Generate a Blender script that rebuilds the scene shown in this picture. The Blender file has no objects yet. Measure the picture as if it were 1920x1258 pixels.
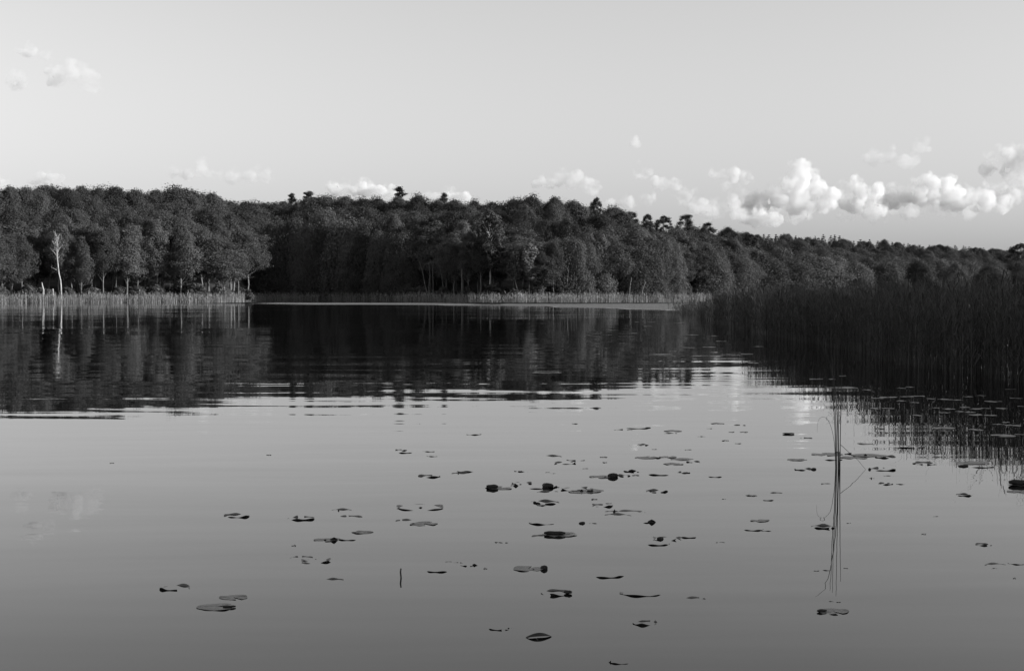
import bpy, bmesh, math, random
import numpy as np
from mathutils import Vector, Euler

random.seed(7)
RNG = np.random.default_rng(11)
sc = bpy.context.scene
COL = sc.collection
rad = math.radians

# ------------------------------------------------------------------ camera
CAM_H = 2.0                 # eye height over the water
F = 50 / 36 * 1920          # focal length in photo pixels
HOR = 545                   # horizon row in the photo
PITCH = math.atan((629 - HOR) / F)
cd = bpy.data.cameras.new('camera')
cd.lens = 50
cd.sensor_width = 36
cd.clip_start = 0.1
cd.clip_end = 30000
cam = bpy.data.objects.new('camera', cd)
COL.objects.link(cam)
cam.location = (0, 0, CAM_H)
cam.rotation_euler = (math.pi / 2 - PITCH, 0, 0)
sc.camera = cam

# ------------------------------------------------------------------ light
SUN_EL = rad(17)
SUN_AZ = rad(101)           # clockwise from +Y: the sun stands to the right and a little behind
SUN_DIR = Vector((math.sin(SUN_AZ) * math.cos(SUN_EL), math.cos(SUN_AZ) * math.cos(SUN_EL), math.sin(SUN_EL)))
w = bpy.data.worlds.new('World')
sc.world = w
w.use_nodes = True
nt = w.node_tree
bg = nt.nodes['Background']
sky = nt.nodes.new('ShaderNodeTexSky')
sky.sky_type = 'NISHITA'
sky.sun_disc = False
sky.sun_elevation = SUN_EL
sky.sun_rotation = SUN_AZ
sky.air_density = 1.0
sky.dust_density = 1.0
sky.ozone_density = 1.0
# black and white film, mostly sensitive to blue: one grey value out of the three colours of the sky
sep = nt.nodes.new('ShaderNodeSeparateColor')
nt.links.new(sky.outputs[0], sep.inputs[0])
acc = None
for k, wt in enumerate((0.0, 0.2, 0.8)):
    m = nt.nodes.new('ShaderNodeMath'); m.operation = 'MULTIPLY'; m.inputs[1].default_value = wt
    nt.links.new(sep.outputs[k], m.inputs[0])
    if acc is None:
        acc = m
    else:
        a = nt.nodes.new('ShaderNodeMath'); a.operation = 'ADD'
        nt.links.new(acc.outputs[0], a.inputs[0]); nt.links.new(m.outputs[0], a.inputs[1])
        acc = a
nt.links.new(acc.outputs[0], bg.inputs['Color'])
bg.inputs['Strength'].default_value = 0.15

sd = bpy.data.lights.new('sun', 'SUN')
sd.energy = 5.0
sd.angle = rad(0.5)
sd.color = (1, 1, 1)        # a grey picture: the warm tint of the sun drops out
so = bpy.data.objects.new('sun', sd)
COL.objects.link(so)
so.rotation_euler = (-SUN_DIR).to_track_quat('-Z', 'Y').to_euler()
so.location = (60, -40, 60)

vs = sc.view_settings
vs.view_transform = 'Standard'
vs.look = 'None'
vs.exposure = 0.23
vs.gamma = 1.0
vs.use_curve_mapping = False
cy = sc.cycles
cy.max_bounces = 16
cy.diffuse_bounces = 3
cy.glossy_bounces = 3
cy.transmission_bounces = 3
cy.transparent_max_bounces = 12
cy.volume_bounces = 14
cy.use_denoising = True
cy.sample_clamp_indirect = 6

# ------------------------------------------------------------------ helpers
SB, CB = math.sin(PITCH), math.cos(PITCH)


def ray(px, py):
    u, v = (px - 960) / F, (629 - py) / F
    return Vector((u, CB + v * SB, -SB + v * CB))       # forward, tilted down


def on_water(px, py):
    r = ray(px, py)
    t = -CAM_H / r.z
    return Vector((r.x * t, r.y * t, 0))


def at_dist(px, py, y):
    r = ray(px, py)
    t = y / r.y
    return Vector((r.x * t, y, CAM_H + r.z * t))


def lerp_tab(tab, x):
    xs = [a for a, b in tab]
    ys = [b for a, b in tab]
    return float(np.interp(x, xs, ys))


def sstep(a, b, x):
    t = np.clip((x - a) / (b - a), 0, 1)
    return t * t * (3 - 2 * t)


def link(name, me, parent=None):
    o = bpy.data.objects.new(name, me)
    COL.objects.link(o)
    if parent:
        o.parent = parent
    return o


def empty(name, loc=(0, 0, 0), rz=0):
    o = bpy.data.objects.new(name, None)
    o.empty_display_size = 0.2
    COL.objects.link(o)
    o.location = loc
    o.rotation_euler = (0, 0, rz)
    return o


def tag(o, label=None, cat=None, group=None, kind=None):
    if label: o['label'] = label
    if cat: o['category'] = cat
    if group: o['group'] = group
    if kind: o['kind'] = kind
    return o


def mesh_np(name, verts, quads, mat, smooth=False):
    """verts (N,3), quads (M,4) -> mesh"""
    verts = np.asarray(verts, dtype=np.float32)
    quads = np.asarray(quads, dtype=np.int32)
    me = bpy.data.meshes.new(name)
    me.vertices.add(len(verts))
    me.vertices.foreach_set('co', verts.ravel())
    k = quads.shape[1]
    me.loops.add(quads.size)
    me.loops.foreach_set('vertex_index', quads.ravel())
    me.polygons.add(len(quads))
    me.polygons.foreach_set('loop_start', np.arange(0, quads.size, k, dtype=np.int32))
    me.update(calc_edges=True)
    me.validate()
    if smooth:
        me.polygons.foreach_set('use_smooth', np.ones(len(quads), dtype=bool))
    me.materials.append(mat)
    return me


class Tubes:
    """collects tapered tubes"""
    def __init__(self):
        self.v, self.q, self.n = [], [], 0

    def add(self, pts, radii, sides=6):
        pts = [Vector(p) for p in pts]
        k = len(pts)
        ref = Vector((0.31, 0.87, 0.1)).normalized()
        for i, p in enumerate(pts):
            d = (pts[min(i + 1, k - 1)] - pts[max(i - 1, 0)]).normalized()
            a = d.cross(ref)
            if a.length < 1e-3:
                a = d.cross(Vector((1, 0, 0)))
            a.normalize()
            b = d.cross(a)
            for j in range(sides):
                t = 2 * math.pi * j / sides
                self.v.append(p + (a * math.cos(t) + b * math.sin(t)) * radii[i])
        for i in range(k - 1):
            for j in range(sides):
                j2 = (j + 1) % sides
                o = self.n
                self.q.append((o + i * sides + j, o + i * sides + j2, o + (i + 1) * sides + j2, o + (i + 1) * sides + j))
        self.n += k * sides

    def mesh(self, name, mat):
        return mesh_np(name, [tuple(p) for p in self.v], self.q, mat, True)


# ------------------------------------------------------------------ materials
def new_mat(name):
    m = bpy.data.materials.new(name)
    m.use_nodes = True
    n = m.node_tree.nodes
    return m, n, m.node_tree.links, n['Principled BSDF']


def grey(v):
    return (v, v, v, 1)


def mat_leaf(name, lo, hi, trans=0.25, rough=0.6, obj_var=0.35):
    m, n, l, p = new_mat(name)
    geo = n.new('ShaderNodeNewGeometry')
    oi = n.new('ShaderNodeObjectInfo')
    mr = n.new('ShaderNodeMapRange')
    mr.inputs['To Min'].default_value = lo
    mr.inputs['To Max'].default_value = hi
    l.new(geo.outputs['Random Per Island'], mr.inputs['Value'])
    mo = n.new('ShaderNodeMapRange')
    mo.inputs['To Min'].default_value = 1 - obj_var
    mo.inputs['To Max'].default_value = 1 + obj_var
    l.new(oi.outputs['Random'], mo.inputs['Value'])
    mu = n.new('ShaderNodeMath'); mu.operation = 'MULTIPLY'
    l.new(mr.outputs[0], mu.inputs[0]); l.new(mo.outputs[0], mu.inputs[1])
    l.new(mu.outputs[0], p.inputs['Base Color'])
    p.inputs['Roughness'].default_value = rough
    p.inputs['Specular IOR Level'].default_value = 0.08
    tr = n.new('ShaderNodeBsdfTranslucent')
    l.new(mu.outputs[0], tr.inputs['Color'])
    mx = n.new('ShaderNodeMixShader')
    mx.inputs[0].default_value = trans
    l.new(p.outputs[0], mx.inputs[1]); l.new(tr.outputs[0], mx.inputs[2])
    l.new(mx.outputs[0], n['Material Output'].inputs['Surface'])
    return m


def mat_noise(name, lo, hi, scale, rough=0.8, stretch=(1, 1, 1), bump=0.0, detail=6, spec=0.3, coords='Object'):
    m, n, l, p = new_mat(name)
    tc = n.new('ShaderNodeTexCoord')
    mp = n.new('ShaderNodeMapping')
    mp.inputs['Scale'].default_value = stretch
    l.new(tc.outputs[coords], mp.inputs['Vector'])
    no = n.new('ShaderNodeTexNoise')
    no.inputs['Scale'].default_value = scale
    no.inputs['Detail'].default_value = detail
    l.new(mp.outputs[0], no.inputs['Vector'])
    mr = n.new('ShaderNodeMapRange')
    mr.inputs['From Min'].default_value = 0.3
    mr.inputs['From Max'].default_value = 0.7
    mr.inputs['To Min'].default_value = lo
    mr.inputs['To Max'].default_value = hi
    l.new(no.outputs[0], mr.inputs['Value'])
    l.new(mr.outputs[0], p.inputs['Base Color'])
    p.inputs['Roughness'].default_value = rough
    p.inputs['Specular IOR Level'].default_value = spec
    if bump:
        b = n.new('ShaderNodeBump')
        b.inputs['Strength'].default_value = bump
        b.inputs['Distance'].default_value = 0.05
        l.new(no.outputs[0], b.inputs['Height'])
        l.new(b.outputs[0], p.inputs['Normal'])
    return m


M_ALDER = mat_leaf('alder_foliage', 0.075, 0.125, 0.35)
M_BROAD = mat_leaf('broadleaf_foliage', 0.055, 0.085, 0.35)
M_BIRCH = mat_leaf('birch_foliage', 0.11, 0.16, 0.35)
M_PINE = mat_leaf('pine_needles', 0.025, 0.055, 0.1)
M_SPRUCE = mat_leaf('spruce_needles', 0.045, 0.07, 0.2)
M_BARK = mat_noise('bark', 0.10, 0.24, 3.0, 0.9, (1, 1, 0.25), 0.5)
M_PALE = mat_noise('pale_bark', 0.22, 0.5, 2.2, 0.7, (1, 1, 0.5), 0.3)
M_SNAG = mat_noise('bleached_wood', 0.2, 0.58, 1.3, 0.8, (1, 1, 0.6), 0.4)
M_GROUND = mat_noise('forest_floor', 0.03, 0.075, 0.35, 0.95, (1, 1, 1), 0.4)
M_FRINGE = mat_leaf('dry_reed_blades', 0.16, 0.42, 0.25, 0.7, 0.0)
M_REED = mat_leaf('dark_reed_blades', 0.04, 0.11, 0.2, 0.6, 0.0)
M_STEM = mat_noise('rush_stem', 0.03, 0.06, 9.0, 0.6, (1, 1, 0.2))
M_PAD = mat_noise('lily_pad_skin', 0.045, 0.11, 14.0, 0.36, (1, 1, 1), 0.35, 8, 0.4)
M_CURL = mat_noise('curled_leaf_underside', 0.012, 0.03, 12.0, 0.6, (1, 1, 1), 0.4, 6, 0.25)
M_WHITE = mat_noise('white_plumage', 0.7, 0.85, 4.0, 0.8)


def mat_water():
    m, n, l, p = new_mat('lake_water')
    p.inputs['Base Color'].default_value = grey(0.006)
    p.inputs['IOR'].default_value = 1.333
    p.inputs['Roughness'].default_value = 0.0
    geo = n.new('ShaderNodeNewGeometry')
    pos = geo.outputs['Position']

    def slopes(scale, amp, detail=2.0, shift=(0, 0, 0), turn=0.0, warp=0.0):
        mp = n.new('ShaderNodeMapping')
        mp.inputs['Scale'].default_value = scale
        mp.inputs['Location'].default_value = shift
        src = pos
        if turn:
            ro = n.new('ShaderNodeVectorRotate'); ro.rotation_type = 'Z_AXIS'
            ro.inputs['Angle'].default_value = turn
            l.new(src, ro.inputs['Vector'])
            src = ro.outputs[0]
        if warp:
            wn = n.new('ShaderNodeTexNoise'); wn.inputs['Scale'].default_value = 0.22; wn.inputs['Detail'].default_value = 1
            l.new(src, wn.inputs['Vector'])
            wm = n.new('ShaderNodeVectorMath'); wm.operation = 'MULTIPLY_ADD'
            wm.inputs[1].default_value = (0, warp, 0)
            l.new(wn.outputs['Color'], wm.inputs[0]); l.new(src, wm.inputs[2])
            src = wm.outputs[0]
        l.new(src, mp.inputs['Vector'])
        no = n.new('ShaderNodeTexNoise')
        no.inputs['Scale'].default_value = 1.0
        no.inputs['Detail'].default_value = detail
        l.new(mp.outputs[0], no.inputs['Vector'])
        s = n.new('ShaderNodeVectorMath'); s.operation = 'SUBTRACT'
        s.inputs[1].default_value = (0.5, 0.5, 0.5)
        l.new(no.outputs['Color'], s.inputs[0])
        k = n.new('ShaderNodeVectorMath'); k.operation = 'MULTIPLY'
        k.inputs[1].default_value = amp
        l.new(s.outputs[0], k.inputs[0])
        return k.outputs[0]

    def add(a, b):
        v = n.new('ShaderNodeVectorMath'); v.operation = 'ADD'
        l.new(a, v.inputs[0]); l.new(b, v.inputs[1])
        return v.outputs[0]

    def math_(op, a, b=None, clamp=False):
        v = n.new('ShaderNodeMath'); v.operation = op; v.use_clamp = clamp
        for i, x in enumerate((a, b)):
            if x is None: continue
            if isinstance(x, (int, float)): v.inputs[i].default_value = x
            else: l.new(x, v.inputs[i])
        return v.outputs[0]

    swell = add(slopes((0.13, 1.0, 1), (0.002, 0.026, 0), 2.5, (0, 0, 0), 0.10, 1.6),
                slopes((0.09, 1.7, 1), (0.002, 0.022, 0), 2.0, (5, 3, 0), -0.07, 1.2))
    ripple = slopes((0.9, 6.0, 1), (0.0025, 0.012, 0), 2.0, (3, 7, 0))
    s = add(swell, ripple)
    # calm and ruffled lanes
    mp = n.new('ShaderNodeMapping'); mp.inputs['Scale'].default_value = (0.03, 0.09, 1)
    l.new(pos, mp.inputs['Vector'])
    lane = n.new('ShaderNodeTexNoise'); lane.inputs['Scale'].default_value = 1.0; lane.inputs['Detail'].default_value = 3
    l.new(mp.outputs[0], lane.inputs['Vector'])
    lm = n.new('ShaderNodeMapRange')
    lm.inputs['From Min'].default_value = 0.35; lm.inputs['From Max'].default_value = 0.65
    lm.inputs['To Min'].default_value = 0.45; lm.inputs['To Max'].default_value = 1.0
    l.new(lane.outputs[0], lm.inputs['Value'])
    sx = n.new('ShaderNodeSeparateXYZ'); l.new(pos, sx.inputs[0])
    X, Y = sx.outputs[0], sx.outputs[1]
    # more breeze far out than in the lee of the near shore
    far = n.new('ShaderNodeMapRange')
    far.inputs['From Min'].default_value = 11; far.inputs['From Max'].default_value = 24
    far.inputs['To Min'].default_value = 0.9; far.inputs['To Max'].default_value = 1.25
    l.new(Y, far.inputs['Value'])
    sc_ = n.new('ShaderNodeVectorMath'); sc_.operation = 'SCALE'
    l.new(s, sc_.inputs[0]); l.new(math_('MULTIPLY', lm.outputs[0], far.outputs[0]), sc_.inputs['Scale'])
    s = sc_.outputs[0]

    # the wind-ruffled strip along the far shore
    xp = math_('MAXIMUM', X, 0.0)
    near = math_('SUBTRACT', 184.0, math_('MULTIPLY', X, 0.75))
    near = math_('SUBTRACT', near, math_('MULTIPLY', xp, math_('ADD', math_('MULTIPLY', xp, 0.05), 0.85)))
    wob = math_('MULTIPLY', math_('SUBTRACT', lane.outputs[0], 0.5), 30.0)
    dist = math_('SUBTRACT', math_('ADD', Y, wob), near)
    mask = math_('DIVIDE', dist, 4.0, True)
    mask2 = math_('DIVIDE', math_('SUBTRACT', 238.0, Y), 3.0, True)
    left = math_('DIVIDE', math_('ADD', X, 55.0), 22.0, True)
    mask = math_('MULTIPLY', math_('MULTIPLY', mask, mask2), left)
    wind = slopes((2.0, 3.2, 1), (0.25, 0.8, 0), 2.0, (1, 2, 0))
    ws = n.new('ShaderNodeSeparateXYZ'); l.new(wind, ws.inputs[0])
    wc = n.new('ShaderNodeCombineXYZ')
    # at this grazing angle only the wave faces turned to the viewer show
    l.new(ws.outputs[0], wc.inputs[0])
    l.new(math_('MULTIPLY', math_('ADD', math_('ABSOLUTE', ws.outputs[1]), 0.12), -1.0), wc.inputs[1])
    wsc = n.new('ShaderNodeVectorMath'); wsc.operation = 'SCALE'
    l.new(wc.outputs[0], wsc.inputs[0]); l.new(mask, wsc.inputs['Scale'])
    s = add(s, wsc.outputs[0])

    # far out, at a grazing look, the faces turned to the viewer outweigh the hidden ones
    fb = n.new('ShaderNodeMapRange')
    fb.inputs['From Min'].default_value = 105; fb.inputs['From Max'].default_value = 200
    fb.inputs['To Min'].default_value = 0; fb.inputs['To Max'].default_value = -0.007
    l.new(Y, fb.inputs['Value'])
    fc = n.new('ShaderNodeCombineXYZ'); l.new(fb.outputs[0], fc.inputs[1])
    s = add(s, fc.outputs[0])

    # ring left by a rising fish
    c = on_water(1025, 698)
    dv = n.new('ShaderNodeVectorMath'); dv.operation = 'SUBTRACT'
    l.new(pos, dv.inputs[0]); dv.inputs[1].default_value = c
    ln = n.new('ShaderNodeVectorMath'); ln.operation = 'LENGTH'
    l.new(dv.outputs[0], ln.inputs[0])
    r = ln.outputs['Value']
    ring = math_('MULTIPLY', math_('SINE', math_('MULTIPLY', r, 55.0)),
                 math_('SUBTRACT', 1.0, math_('MULTIPLY', math_('ABSOLUTE', math_('SUBTRACT', r, 0.34)), 9.0), True))
    nv = n.new('ShaderNodeVectorMath'); nv.operation = 'NORMALIZE'
    l.new(dv.outputs[0], nv.inputs[0])
    rs = n.new('ShaderNodeVectorMath'); rs.operation = 'SCALE'
    l.new(nv.outputs[0], rs.inputs[0]); l.new(math_('MULTIPLY', ring, 0.06), rs.inputs['Scale'])
    s = add(s, rs.outputs[0])

    up = n.new('ShaderNodeVectorMath'); up.operation = 'ADD'
    up.inputs[1].default_value = (0, 0, 1)
    l.new(s, up.inputs[0])
    nm = n.new('ShaderNodeVectorMath'); nm.operation = 'NORMALIZE'
    l.new(up.outputs[0], nm.inputs[0])
    l.new(nm.outputs[0], p.inputs['Normal'])
    return m


M_WATER = mat_water()

# ------------------------------------------------------------------ ground and lake
SHORE = [(-180, 3), (-120, 4), (-80, 30), (-50, 120), (-25, 215), (-19.8, 233), (-11.4, 245), (-10.7, 262), (-10, 294), (-8, 290),
         (-6, 279), (-4, 265), (-2.5, 253), (-1, 243), (0.5, 240), (3, 244), (6, 255), (8, 272), (12, 380), (19.8, 470), (24, 470), (30, 120),
         (45, 46), (70, 30), (100, 10), (125, 4), (180, 3)]
HILL = [(-180, 4), (-25, 8), (-2, 8), (6, 6.5), (8.5, 4), (10, 1.5), (24, 1.5), (32, 5), (180, 4)]
RIDGE = [(-180, 0), (4, 0), (9, 15), (20, 13), (26, 8), (40, 0), (180, 0)]


def shore_r(th):
    return lerp_tab(SHORE, th)


def ground_z(th, s):
    z = 0.45 * float(sstep(0, 4, s)) + lerp_tab(HILL, th) * float(sstep(6, 75, s))
    z += lerp_tab(RIDGE, th) * float(sstep(140, 420, s))
    if s < 0:
        z = max(-2.0, 0.22 * s)
    z += 0.25 * math.sin(th * 2.3 + s * 0.13) * float(sstep(5, 30, s))
    return z


ths = sorted(set([round(-180 + i * 4.0, 3) for i in range(90)] + [round(-26 + i * 0.4, 3) for i in range(136)]))
offs = [-12, -6, -3, -1.2, 0, 1.2, 3, 6, 10, 16, 24, 34, 46, 60, 80, 110, 150, 190, 240, 300, 360, 420, 520, 800, 1500, 4000, 9000]
V, Q = [], []
for th in ths:
    R0 = shore_r(th)
    for k, s in enumerate(offs):
        r = max(R0 + s, 0.15 + 0.08 * k)
        V.append((r * math.sin(rad(th)), r * math.cos(rad(th)), ground_z(th, s)))
nk = len(offs)
for i in range(len(ths)):
    i2 = (i + 1) % len(ths)
    for k in range(nk - 1):
        Q.append((i * nk + k, i * nk + k + 1, i2 * nk + k + 1, i2 * nk + k))
tag(link('ground', mesh_np('ground', V, Q, M_GROUND, True)), 'wooded ground rising behind the far lake shore', kind='structure')

me = mesh_np('lake_water', [(-260, -12, 0), (330, -12, 0), (330, 520, 0), (-260, 520, 0)], [(0, 1, 2, 3)], M_WATER)
tag(link('lake_water', me), 'still dark lake mirroring trees and sky', kind='structure')


# ------------------------------------------------------------------ tree meshes
def leaves(clumps, n, size, rng, up=0.15, shell=0.5, aspect=0.62, droop=0.0):
    """leaf-sized quads spread through the clumps"""
    c = np.array([k[0] for k in clumps], float)
    r = np.array([k[1] for k in clumps], float)
    wgt = (r[:, 0] * r[:, 2]) + 1e-6
    idx = rng.choice(len(c), size=n, p=wgt / wgt.sum())
    d = rng.normal(size=(n, 3))
    d[:, 2] += up
    d /= np.linalg.norm(d, axis=1, keepdims=True)
    f = shell + (1 - shell) * rng.random(n) ** 0.6
    f *= rng.choice([1.0, 1.0, 1.0, 1.25, 1.6], size=n)
    pos = c[idx] + d * r[idx] * f[:, None]
    nrm = d * 0.9 + rng.normal(size=(n, 3)) * 0.38
    nrm[:, 2] += 0.25
    nrm /= np.linalg.norm(nrm, axis=1, keepdims=True)
    t = rng.normal(size=(n, 3))
    if droop:
        t[:, 2] -= droop
    t -= nrm * (t * nrm).sum(1, keepdims=True)
    t /= np.linalg.norm(t, axis=1, keepdims=True) + 1e-9
    b = np.cross(nrm, t)
    L = size * (0.65 + 0.7 * rng.random(n))[:, None]
    a = t * L * 0.5
    b = b * L * 0.5 * aspect
    # rhombic leaf sprays rather than square cards
    v = np.stack([pos - a, pos + b * 1.0 - a * 0.1, pos + a, pos - b * 1.0 + a * 0.1], axis=1).reshape(-1, 3)
    q = np.arange(n * 4).reshape(-1, 4)
    return v, q


def envelope(n, size, rng, prof, axis_xyz, h, base, aspect=0.62):
    """leaf sprays over an uneven crown envelope, fuller where its bumps swell"""
    ph = rng.uniform(0, 6.28, 8)
    m = int(n * 1.7)
    u = rng.random(m) ** 0.85
    a = rng.uniform(0, 2 * np.pi, m)
    bump = (0.30 * np.sin(3 * a + ph[0] + 5 * u) + 0.26 * np.sin(5 * a + ph[1] - 9 * u) + 0.26 * np.sin(17 * u + ph[2] + 2 * a)
            + 0.22 * np.sin(29 * u + ph[3] - 3 * a) + 0.18 * np.sin(9 * a + ph[4] + 21 * u))
    keep = rng.random(m) < 0.62 + 0.6 * bump
    u, a, bump = u[keep][:n], a[keep][:n], bump[keep][:n]
    m = len(u)
    r = np.array([prof(x) for x in u]) * (0.86 + 0.20 * bump) * (0.62 + 0.42 * rng.random(m) ** 0.6)
    r *= 1 + .20 * np.sin(2 * a + ph[5]) + .14 * np.sin(3 * a + ph[6] + 4 * u)
    r *= rng.choice([1, 1, 1, 1, 1.14], size=m)
    t = base + (1 - base) * u
    ax = np.array([axis_xyz(x) for x in t])
    pos = ax + np.stack([np.cos(a) * r, np.sin(a) * r, rng.normal(0, .35, m) + h * u * (1 - u) * 3 * (.05 * np.sin(2 * a + ph[7]) + .04 * np.sin(3 * a + ph[0]))], 1)
    nrm = np.stack([np.cos(a), np.sin(a), 0.15 + 0.7 * u], 1) * .95 + rng.normal(size=(m, 3)) * .4
    nrm /= np.linalg.norm(nrm, axis=1, keepdims=True)
    tt = rng.normal(size=(m, 3))
    tt -= nrm * (tt * nrm).sum(1, keepdims=True)
    tt /= np.linalg.norm(tt, axis=1, keepdims=True) + 1e-9
    b = np.cross(nrm, tt)
    L = size * (0.65 + 0.7 * rng.random(m))[:, None]
    A, B = tt * L * .5, b * L * .5 * aspect
    return np.stack([pos - A, pos + B - A * .1, pos + A, pos - B + A * .1], axis=1).reshape(-1, 3)


def deciduous(name, seed, h=16, cw=3.6, base=0.32, nclump=42, nleaf=9000, leaf=0.55, mat=None, bark=None,
              flat=0.6, top=2.2, r0=0.2, lean=0.0, wide=0.0):
    rng = np.random.default_rng(seed)
    rr = random.Random(seed)
    bend = [(rr.uniform(-.3, .3) + lean * t, rr.uniform(-.3, .3), h * t) for t in (0, .2, .4, .6, .8, .96)]
    bend[0] = (0, 0, -0.3)

    def axis(t):
        x = t * 5
        i = min(int(x), 4)
        f = x - i
        return Vector(bend[i]).lerp(Vector(bend[i + 1]), f)
    clumps, tb = [], Tubes()
    tb.add(bend, [r0 * (1 - .86 * k / 5) for k in range(6)], 7)
    for i in range(nclump):
        u = (i + rr.random()) / nclump
        t = base + (1 - base) * u
        wd = cw * (max(0.02, 1 - u ** top) ** 0.55) * (0.62 + 0.38 * min(1, u / 0.25 + wide))
        ang = i * 2.399 + rr.uniform(-.5, .5)
        fr = rr.uniform(.35, 1.08)
        a = axis(t)
        c = a + Vector((math.cos(ang) * wd * fr, math.sin(ang) * wd * fr, rr.uniform(-.9, .9)))
        cr = rr.uniform(.4, 1.3) * cw / 3.6 * (1.0 if u < .8 else .7)
        clumps.append((tuple(c), (cr * rr.uniform(.9, 1.4), cr * rr.uniform(.9, 1.4), cr * flat * rr.uniform(.8, 1.2))))
        st = axis(max(0.12, t - rr.uniform(.08, .18)))
        mid = st.lerp(c, .55) + Vector((0, 0, -.15))
        tb.add([st, mid, c], [r0 * .3, r0 * .2, r0 * .07], 4)
    # a few bare dead twigs under the crown
    for i in range(4):
        t = rr.uniform(.15, base)
        ang = rr.uniform(0, 6.28)
        a = axis(t)
        tb.add([a, a + Vector((math.cos(ang), math.sin(ang), .25)) * rr.uniform(.5, 1.3)], [r0 * .16, r0 * .04], 4)
    v, q = leaves(clumps, int(nleaf * .5), leaf, rng)

    def prof(u):
        return cw * (max(0.02, 1 - u ** top) ** 0.55) * (0.62 + 0.38 * min(1, u / 0.25 + wide))
    ve = envelope(int(nleaf * .5), leaf, rng, prof, lambda t: tuple(axis(min(t, .999))), h, base)
    v = np.concatenate([v, ve])
    q = np.arange(len(v)).reshape(-1, 4)
    return h, cw, tb.mesh(name + '_trunk', bark or M_BARK), mesh_np(name + '_crown', v, q, mat or M_ALDER)


def pine(name, seed, h=18, cw=3.0, base=0.5):
    rng = np.random.default_rng(seed)
    rr = random.Random(seed)
    tb = Tubes()
    pts = [(rr.uniform(-.2, .2), rr.uniform(-.2, .2), h * t) for t in (0, .25, .5, .75, .97)]
    pts[0] = (0, 0, -.3)
    tb.add(pts, [.2, .17, .13, .09, .03], 7)
    clumps = []
    for i in range(46):
        u = i / 45
        t = base + (1 - base) * u
        wd = cw * (1 - u ** 1.6) ** .6 * rr.uniform(.5, 1.1) + .25
        ang = i * 2.4 + rr.uniform(-.6, .6)
        c = Vector((math.cos(ang) * wd, math.sin(ang) * wd, h * t + rr.uniform(-.2, .6)))
        cr = rr.uniform(.5, 1.1) * (1.1 - .4 * u)
        clumps.append((tuple(c), (cr * 1.15, cr * 1.15, cr * .85)))
        tb.add([(0, 0, h * (t - .04)), c * .5 + Vector((0, 0, h * (t - .02) * .5)), c], [.06, .05, .02], 4)
    v, q = leaves(clumps, 11000, .36, rng, .3, .2, .4)
    return h, cw, tb.mesh(name + '_trunk', M_BARK), mesh_np(name + '_crown', v, q, M_PINE)


def spruce(name, seed, h=18, cw=2.5):
    rng = np.random.default_rng(seed)
    rr = random.Random(seed)
    tb = Tubes()
    tb.add([(0, 0, -.3), (0, 0, h * .5), (0, 0, h * .99)], [.18, .12, .02], 6)
    clumps = []
    tiers = 15
    for i in range(tiers):
        u = i / (tiers - 1)
        z = h * (.12 + .86 * u)
        wd = cw * (1 - u) ** .9 + .12
        nb = max(3, int(7 * (1 - u) + 2))
        for k in range(nb):
            ang = 6.28 * k / nb + i * 1.3 + rr.uniform(-.2, .2)
            ww = wd * rr.uniform(.75, 1.15)
            for f in (.45, .85):
                clumps.append(((math.cos(ang) * ww * f, math.sin(ang) * ww * f, z - f * ww * .35), (.32 * wd + .22, .32 * wd + .22, .25 * wd + .38)))
    v, q = leaves(clumps, 7000, .5, rng, .2, .2, .45)
    return h, cw, tb.mesh(name + '_trunk', M_BARK), mesh_np(name + '_crown', v, q, M_SPRUCE)


def drooping(name, seed):
    """birch with long hanging strands"""
    rng = np.random.default_rng(seed)
    rr = random.Random(seed)
    h, cw = 16, 3.4
    tb = Tubes()
    pts = [(rr.uniform(-.3, .3), rr.uniform(-.3, .3), h * t) for t in (0, .25, .5, .75, .95)]
    pts[0] = (0, 0, -.3)
    tb.add(pts, [.17, .14, .11, .07, .02], 7)
    clumps = []
    for i in range(46):
        u = rr.random()
        t = .45 + .55 * u
        wd = cw * (1 - u ** 2.4) ** .55 * rr.uniform(.35, 1)
        ang = i * 2.4
        c = Vector((math.cos(ang) * wd, math.sin(ang) * wd, h * t))
        tb.add([(0, 0, h * (t - .12)), c * .6 + Vector((0, 0, h * (t - .04) * .4)), c], [.05, .035, .015], 4)
        clumps.append((tuple(c), (.7, .7, .5)))
        ln = rr.uniform(1.2, 3.2) * (1.1 - .4 * u)
        for k in range(4):
            clumps.append((tuple(c + Vector((rr.uniform(-.35, .35), rr.uniform(-.35, .35), -ln * (k + .6) / 4))), (.24, .24, ln / 6)))
    v, q = leaves(clumps, 9500, .42, rng, 0, .25, .5, 1.6)
    return h, cw, tb.mesh(name + '_trunk', M_PALE), mesh_np(name + '_crown', v, q, M_BIRCH)


def bush(name, seed):
    rng = np.random.default_rng(seed)
    rr = random.Random(seed)
    h, cw = 3.0, 1.8
    clumps, tb = [], Tubes()
    for i in range(16):
        a = rr.uniform(0, 6.28)
        u = rr.random()
        c = Vector((math.cos(a) * cw * rr.uniform(.1, .8) * (1.1 - .5 * u), math.sin(a) * cw * rr.uniform(.1, .8) * (1.1 - .5 * u), .4 + 2.1 * u))
        cr = rr.uniform(.35, .7)
        clumps.append((tuple(c), (cr, cr, cr * .75)))
        tb.add([(c.x * .15, c.y * .15, -.2), c * .6, c], [.035, .025, .01], 4)
    v, q = leaves(clumps, 2200, .38, rng, .2, .3)
    return h, cw, tb.mesh(name + '_stems', M_BARK), mesh_np(name + '_leaves', v, q, M_ALDER)


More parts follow.
